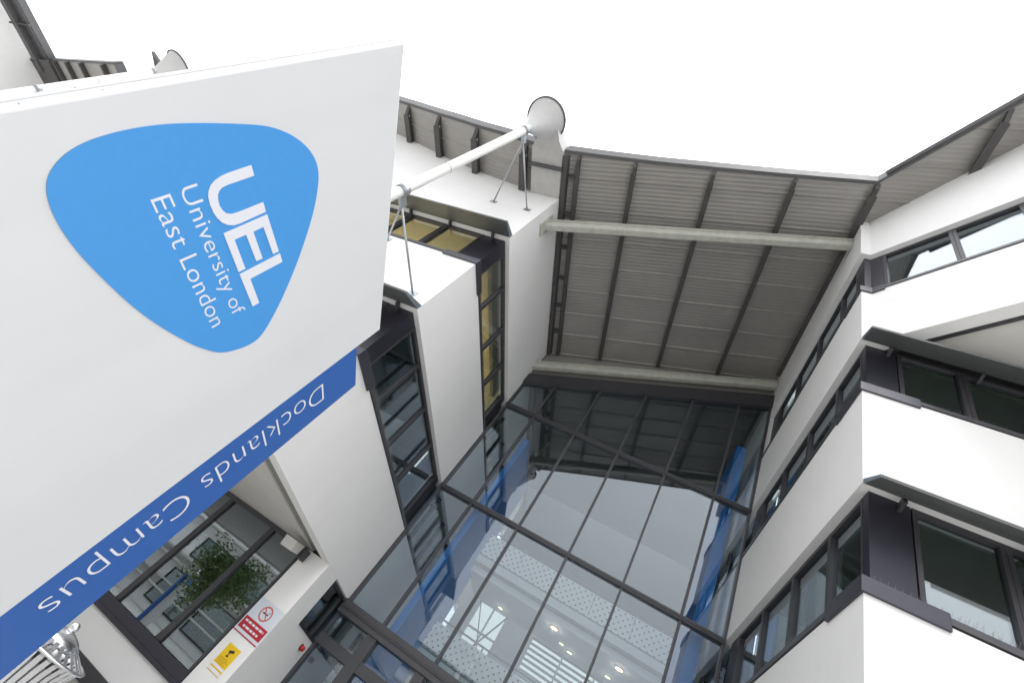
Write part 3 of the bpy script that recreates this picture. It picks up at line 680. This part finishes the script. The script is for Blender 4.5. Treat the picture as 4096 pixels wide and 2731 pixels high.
for k in range(n):
    a = 2 * math.pi * k / n
    for r_ in (.135, .108): vs.append((cx + r_ * math.cos(a), 9.739, cz + r_ * math.sin(a)))
s.add(vs, [(2 * k, 2 * k + 1, (2 * k + 3) % (2 * n), (2 * k + 2) % (2 * n)) for k in range(n)])
s.bar((cx - .08, 9.7385, cz + .08), (cx + .08, 9.7385, cz - .08), .022, .002, up=(0, 1, 0)); s.build('ban_ring', mat('ban_red', (.55, .12, .12), .5), ns, fix=False)
s = MB(); s.box(cx - .075, cx + .06, 9.7402, 9.7415, cz - .012, cz + .012); s.tube([(cx + .05, 9.7405, cz + .02), (cx + .07, 9.7405, cz + .06)], .006, 6); s.build('cigarette_symbol', BLACK, ns)
yn = board('camera_warning_sign', 'yellow warning sign with a black camera symbol and white strips at its foot', -5.875, -5.57, -.36, .10, SYEL)
s = MB(); s.box(-5.87, -5.575, 9.739, 9.7415, -.275, -.235); s.box(-5.87, -5.575, 9.739, 9.7415, -.35, -.30); s.build('white_strip', LETT, yn)
s = MB(); s.bar((-5.76, 9.7395, -.01), (-5.66, 9.7395, .03), .045, .002, up=(0, 1, 0)); s.bar((-5.72, 9.7395, -.03), (-5.74, 9.7395, -.07), .02, .002, up=(0, 1, 0)); s.bar((-5.76, 9.7395, -.08), (-5.70, 9.7395, -.07), .018, .002, up=(0, 1, 0)); s.build('camera_symbol', BLACK, yn)
s = MB()
for k in range(4): s.box(-5.84, -5.84 + (.2, .23, .17, .21)[k], 9.7395, 9.741, -.13 - .028 * k, -.12 - .028 * k)
s.build('small_wording', mat('print_brown', (.45, .3, .02), .6), yn)
al = thing('alarm_sounder', (XL, 11.18, .8), 'small round red alarm sounder on the white side wall by the entrance', 'alarm')
s = MB(); s.tube([(XL, 11.18, .8), (XL + .04, 11.18, .8), (XL + .085, 11.18, .8), (XL + .1, 11.18, .8)], [.055, .058, .05, .03], 20); s.build('dome', RED, al)
s = MB(); s.tube([(XL, 11.18, .8), (XL + .012, 11.18, .8)], .068, 20); s.build('back_box', DARK, al)

# litter bin
BX, BY = -3.40, 3.86
lb = thing('litter_bin', (BX, BY, -1.6), 'polished steel slatted litter bin with flared rim and domed lid', 'litter bin')
n = 30
def slat(a, prof, wd=.036, th=.004):
    s = MB(); ca, sa = math.cos(a), math.sin(a); vs = []
    for r_, z in prof:
        for sg in (-1, 1):
            for dt in (0, th):
                vs.append((BX + (r_ + dt) * ca - sg * wd / 2 * sa, BY + (r_ + dt) * sa + sg * wd / 2 * ca, z))
    m_ = len(prof); fs = []
    for k in range(m_ - 1):
        q = 4 * k; fs += [(q, q + 2, q + 6, q + 4), (q + 1, q + 5, q + 7, q + 3), (q, q + 4, q + 5, q + 1), (q + 2, q + 3, q + 7, q + 6)]
    s.add(vs, fs); return s
prof = [(.20, -1.45), (.205, -1.2), (.215, -.95), (.225, -.82), (.245, -.72), (.275, -.655), (.30, -.635)]
for k in range(n): slat(2 * math.pi * k / n, prof).build('slat', STEEL, lb)
for rr, z in ((.302, -.632), (.217, -.93), (.202, -1.3)):
    s = MB(); m_ = 48; vs = []
    for i in range(m_):
        a = 2 * math.pi * i / m_
        for j in range(8):
            b_ = 2 * math.pi * j / 8; vs.append((BX + (rr + .011 * math.cos(b_)) * math.cos(a), BY + (rr + .011 * math.cos(b_)) * math.sin(a), z + .011 * math.sin(b_)))
    s.add(vs, [(i * 8 + j, ((i + 1) % m_) * 8 + j, ((i + 1) % m_) * 8 + (j + 1) % 8, i * 8 + (j + 1) % 8) for i in range(m_) for j in range(8)], True); s.build('ring', STEEL, lb, fix=False)
s = MB(); s.lathe([(.185, -1.5), (.19, -.70)], BX, BY, 36); s.build('liner', INTG, lb, fix=False)
s = MB()
for k in range(24):
    a = 2 * math.pi * k / 24; s.bar((BX + .29 * math.cos(a), BY + .29 * math.sin(a), -.63), (BX + .15 * math.cos(a), BY + .15 * math.sin(a), -.565), .03, .004)
s.build('rim_fins', STEEL, lb)
s = MB(); s.lathe([(.0001, -.505), (.03, -.506), (.07, -.515), (.12, -.535), (.165, -.565), (.178, -.59), (.17, -.60), (.12, -.60)], BX, BY, 40); s.build('lid', STEEL, lb, fix=False)
s = MB(); s.ball((BX, BY, -.485), .035, 10); s.build('knob', STEEL, lb)
s = MB(); s.lathe([(.0001, -1.6), (.24, -1.6), (.24, -1.5), (.0001, -1.5)], BX, BY, 36); s.build('base', DARK, lb)

# ------------------------------------------------------------------ totem sign
A0 = Vector((-1.05472794, 0.19529584, 0)); DD = Vector((-0.28691876, 0.95795492, 0)); NN = Vector((0.95795492, 0.28691876, 0)) * 1
# outward normal points to the viewer's side
NN = Vector((0.95795492, 0.28691876, 0)); 
st = thing('totem_sign', (-1.3, .9, -1.6), 'large white totem sign, blue rounded logo, blue strip reading Docklands Campus', 'sign')
def SP(s_, z, o=0): p = A0 + DD * s_ + NN * o; return (p.x, p.y, z)
def slab(s0, s1, o0, o1, z0, z1):
    m_ = MB(); m_.hexa([SP(s0, z0, o0), SP(s1, z0, o0), SP(s1, z0, o1), SP(s0, z0, o1)], [SP(s0, z1, o0), SP(s1, z1, o0), SP(s1, z1, o1), SP(s0, z1, o1)]); return m_
slab(-.005, 1.232, -.028, 0, -1.45, 1.2).build('front_tray', SIGNW, st, bevel=.003)
slab(.000, 1.228, -.0305, -.0285, -1.44, 1.198).build('seam', DARK, st)
slab(-.005, 1.232, -.042, -.031, -1.45, 1.203).build('back_tray', SIGNW, st, bevel=.002)
slab(1.2335, 1.537, -.042, -.001, -1.5, 1.05).build('blue_panel', PANB, st, bevel=.002)
slab(.1, 1.4, -.04, -.005, -1.6, -1.451).build('plinth', DARK, st)
s = MB()
for z in (1.12, .42, .30, -.4): s.tube([SP(-.004, z, -.015), SP(-.0058, z, -.015)], .0018, 8); s.tube([SP(-.004, z - .03, -.037), SP(-.0058, z - .03, -.037)], .0016, 8)
s.build('screws', ZINC, st)
logo = [(0.1001, 0.2927), (0.0813, 0.3159), (0.0698, 0.3432), (0.0626, 0.3765), (0.0601, 0.4321), (0.0656, 0.4946), (0.0802, 0.5693), (0.1131, 0.6944), (0.13, 0.7367), (0.1558, 0.7816), (0.1888, 0.8195), (0.2225, 0.846), (0.2564, 0.8629), (0.2877, 0.869), (0.3186, 0.8683), (0.3795, 0.8563), (0.4464, 0.8317), (0.5309, 0.7923), (0.6209, 0.7424), (0.7104, 0.6824), (0.7671, 0.6337), (0.7920, 0.6050), (0.7990, 0.5799), (0.7942, 0.5413), (0.7649, 0.4767), (0.7222, 0.4443), (0.6791, 0.4152), (0.6294, 0.3906), (0.5409, 0.3497), (0.4527, 0.3181), (0.3833, 0.2993), (0.3197, 0.2833), (0.2645, 0.2721), (0.2122, 0.2664), (0.1709, 0.2669), (0.1434, 0.271), (0.1278, 0.2758), (0.1133, 0.2828)]
def smooth_closed(pts, sub=6):
    o = []; n = len(pts)
    for i in range(n):
        p0, p1, p2, p3 = [Vector(pts[(i + k) % n]) for k in (-1, 0, 1, 2)]
        for j in range(sub):
            t = j / sub
            o.append(tuple(.5 * ((2 * p1) + (-p0 + p2) * t + (2 * p0 - 5 * p1 + 4 * p2 - p3) * t * t + (-p0 + 3 * p1 - 3 * p2 + p3) * t ** 3)))
    return o
def relax(pts, it):
    for _ in range(it):
        n = len(pts); pts = [tuple(.25 * Vector(pts[i - 1]) + .5 * Vector(pts[i]) + .25 * Vector(pts[(i + 1) % n])) for i in range(n)]
    return pts
def flat(polys, name, m, parent, o0, th=.0012):
    s = MB()
    for p in polys:
        n = len(p); a = [SP(x, z, o0) for x, z in p]; c = [SP(x, z, o0 + th) for x, z in p]
        s.add(a + c, [tuple(range(n)), tuple(range(n, 2 * n))] + [(i, (i + 1) % n, n + (i + 1) % n, n + i) for i in range(n)])
    return s.build(name, m, parent)
lg = flat([relax(smooth_closed(logo, 5), 10)], 'logo_disc', SIGNB, st, .0005, .0012)
U = [(0.2052, 0.6651), (0.2058, 0.6033), (0.208, 0.5849), (0.2133, 0.569), (0.2214, 0.5571), (0.2341, 0.549), (0.2484, 0.5453), (0.2693, 0.5451), (0.2926, 0.549), (0.3103, 0.5545), (0.3289, 0.5648), (0.3405, 0.577), (0.3484, 0.592), (0.3503, 0.6085), (0.3491, 0.6434), (0.3475, 0.6864), (0.3162, 0.6824), (0.3166, 0.6214), (0.316, 0.6046), (0.3145, 0.5917), (0.3081, 0.5799), (0.2953, 0.5716), (0.2798, 0.567), (0.2631, 0.5665), (0.2509, 0.5685), (0.2427, 0.5733), (0.2367, 0.582), (0.2348, 0.5946), (0.2347, 0.6226), (0.2346, 0.6687)]
E_ = [(0.3569, 0.6888), (0.3592, 0.5612), (0.498, 0.5783), (0.498, 0.5993), (0.3907, 0.5857), (0.3911, 0.6194), (0.4902, 0.6351), (0.4915, 0.6551), (0.3915, 0.6412), (0.3904, 0.6726), (0.494, 0.6898), (0.4946, 0.7098)]
L_ = [(0.5039, 0.7128), (0.5071, 0.5796), (0.6467, 0.5985), (0.6468, 0.6208), (0.541, 0.6075), (0.5386, 0.7173)]
flat([U, E_, L_], 'logo_lettering', LETT, lg, .002, .001)
def text_into(body, name, m, parent, fn, off=0, o0=.002):
    c = bpy.data.curves.new('t', 'FONT'); c.body = body; c.size = 1; c.offset = off; c.resolution_u = 6
    to = bpy.data.objects.new('t', c); COL.objects.link(to)
    dg = bpy.context.evaluated_depsgraph_get(); me = bpy.data.meshes.new_from_object(to.evaluated_get(dg))
    xs_ = [v.co.x for v in me.vertices]; x0, x1 = min(xs_), max(xs_)
    s = MB(); s.add([SP(*fn((v.co.x - x0) / (x1 - x0), v.co.y), o0) for v in me.vertices], [tuple(p.vertices) for p in me.polygons])
    bpy.data.objects.remove(to); 
    return s.build(name, m, parent, fix=False)
CAPH = .729
# (fraction along the line, height in em) -> (s, z) on the face; the printed lines climb slightly
text_into('University of', 'logo_lettering', LETT, lg, lambda u, v: (.2065 + .4375 * u, .4885 + .107 * .4375 * u + v / CAPH * .0425), off=-.008)
text_into('East London', 'logo_lettering', LETT, lg, lambda u, v: (.210 + .4345 * u, .4259 + .0995 * .4345 * u + v / CAPH * .0452), off=-.008)
text_into('Docklands Campus', 'campus_lettering', LETT, st, lambda u, v: (1.305 + v / CAPH * .137, .846 - 1.057 * u), off=-.018, o0=.0006)

# ------------------------------------------------------------------ far left wing and its roof
fw = thing('office_wing', (-50, 5, -1.6), 'white end wall of a farther wing at the top left corner of the view', 'building')
s = MB()
def ftop(y): return 14.25
s.box(-56, -43.7, -9, 16, -1.6, 14.2); s.build('wall_block', RENDER, fw)
for zz in (9.8, 5.0):
    for y in (-6, -3, 0, 3, 8, 11):
        window(fw, (-43.7, -12), (-43.7, 20), 12 + y - .0, 12 + y + 2.4, zz, zz + 1.5, fr=.1, inset=.06)
fr_ = thing('roof_canopy', (-38, 6, 12), 'far corrugated roof stub and gutter above the farther wing at the top left', 'roof')
FS = lambda x: 14.6 + (x + 42) * (12.75 - 14.6) / 12.2
FE = lambda x: 5.35 + (x + 42) * (4.25 - 5.35) / 12.2
s = MB(); vs = []; q = [-43.7, -42, -38, -34, -29.8]
for x in q: vs += [(x, FE(x), FS(x)), (x, 12.5, FS(x))]
s.add(vs, [(2 * i, 2 * i + 2, 2 * i + 3, 2 * i + 1) for i in range(4)]); s.add([(a, b, c + .35) for a, b, c in vs], [(2 * i, 2 * i + 1, 2 * i + 3, 2 * i + 2) for i in range(4)])
s.build('soffit_deck', DECK, fr_, fix=False)
s = MB()
for a, c in zip(q, q[1:]): s.bar((a, FE(a) - .05, FS(a) + .17), (c, FE(c) - .05, FS(c) + .17), .1, .42)
s.bar((-29.8, FE(-29.8), FS(-29.8) + .17), (-29.8, 12.5, FS(-29.8) + .17), .1, .42); s.build('fascia', FASC, fr_)
for x in (-40.9, -38.2, -35.3, -31.4):
    s = MB(); s.bar((x, FE(x), FS(x) - .13), (x, 12.5, FS(x) - .13), .16, .24); s.build('rib', RIB, fr_)
s = MB(); s.box(-42.5, -42.1, -10, 6, 14.5, 14.9); s.box(-43.4, -42.9, -10, 6, 14.1, 14.5); s.box(-43.1, -42.15, -10, 12.5, 14.42, 14.55); s.build('gutter', FASC, fr_)
s = MB(); s.hexa([(-43.71, 5.3, 14.1), (-41.8, 5.3, 14.3), (-41.8, 12.5, 14.3), (-43.71, 12.5, 14.1)], [(-43.71, 5.3, 14.7), (-41.8, 5.3, 14.9), (-41.8, 12.5, 14.9), (-43.71, 12.5, 14.7)]); s.build('eave_box', RIB, fr_)
for y in (-8, -5, -2, 1, 3.4, 5.4):
    s = MB(); s.bar((-43.5, y, 14.05), (-42.1, y + .1, 14.45), .1, .12); s.build('gutter_bracket', RIB, fr_)
fc = thing('rainwater_chute', (-24.6, 4, 12), 'pointed grey chute spout behind the far funnel at the upper left', 'chute')
s = MB(); s.add([(-24.95, 3.25, 12.25), (-24.6, 3.75, 12.2), (-24.7, 6, 12.1), (-25.9, 6, 12.1), (-24.95, 3.28, 12.38), (-24.6, 3.78, 12.36), (-24.7, 6, 12.4), (-25.9, 6, 12.4)],
      [(0, 1, 2, 3), (7, 6, 5, 4), (0, 4, 5, 1), (1, 5, 6, 2), (2, 6, 7, 3), (3, 7, 4, 0)]); s.build('spout', RIB, fc)
s = MB(); s.box(-26, -24.6, 5.9, 12, 12.1, 12.7); s.build('valley_gutter', RIB, fc)

# ------------------------------------------------------------------ behind the viewer: what the panes mirror
ob = thing('opposite_building', (-20, -20, -1.6), 'white building with dark glazing and pale fins, mirrored in the ground floor window', 'building')
s = MB(); s.box(-70, 12, -30, -18, -1.6, 9.2); s.build('wall_block', RENDER, ob)
for k in range(17):
    x = -68 + 4.6 * k
    if k % 4 == 3: continue
    for zz, hh in ((-1.0, 2.5), (2.6, 1.7), (6.0, 1.9)):
        window(ob, (x + 4.2, -18), (x, -18), 0, 4.2, zz, zz + hh, fr=.12, inset=.08)
for z in (-.2, .45, 1.75, 2.3, 5.0):
    s = MB(); s.box(-70, 12, -17.9, -17.2, z, z + .14); s.build('fin', BEAM, ob)
for k in range(12):
    s = MB(); s.box(-66 + 6.2 * k, -65.8 + 6.2 * k, -17.4, -17.2, -1.6, 8.6); s.build('post', INTW, ob)
tt = thing('totem_sign', (-22.3, -9, -1.6), 'distant white totem sign, seen only as a reflection in the ground floor window', 'sign')
s = MB(); s.box(-22.45, -22.3, -9.5, -8.7, -1.6, 1.5); s.build('sign_board', SIGNW, tt)
s = MB(); s.box(-22.45, -22.32, -8.7, -8.45, -1.6, 1.25); s.build('blue_panel', PANB, tt)
s = MB(); s.tube([(-22.3, -9.1, 1.1), (-22.285, -9.1, 1.1)], .27, 24); s.build('logo_disc', SIGNB, tt)
tree = thing('street_tree', (-20.5, -8.5, -1.6), 'green broadleaf tree mirrored in the ground floor window', 'tree')
tx, ty = -20.5, -8.5
s = MB(); s.tube([(tx, ty, -1.6), (tx + .05, ty, 0), (tx, ty + .05, 1.4), (tx + .1, ty, 2.6)], [.16, .13, .10, .05], 12)
random.seed(11); tips = []
for k in range(16):
    a = random.uniform(0, 6.28); z = random.uniform(.4, 2.2); r_ = random.uniform(.9, 2.0)
    e = (tx + r_ * math.cos(a), ty + r_ * math.sin(a), z + random.uniform(.5, 1.7)); tips.append(e)
    s.tube([(tx, ty, z), ((tx + e[0]) / 2, (ty + e[1]) / 2, (z + e[2]) / 2 + .12), e], [.055, .035, .012], 7)
s.build('trunk', BARK, tree, fix=False)
s = MB()
for k in range(5600):
    e = random.choice(tips); t = random.random() ** .6
    c = Vector((tx + (e[0] - tx) * t, ty + (e[1] - ty) * t, e[2] - (1 - t) * .9)) + Vector((random.gauss(0, .40), random.gauss(0, .40), random.gauss(0, .38)))
    u = Vector((random.gauss(0, 1), random.gauss(0, 1), random.gauss(0, 1))).normalized(); v = u.orthogonal().normalized(); r_ = random.uniform(.07, .14)
    s.add([c - u * r_, c + v * r_ * .6, c + u * r_, c - v * r_ * .6], [(0, 1, 2, 3)])
s.build('crown', LEAF, tree, fix=False)
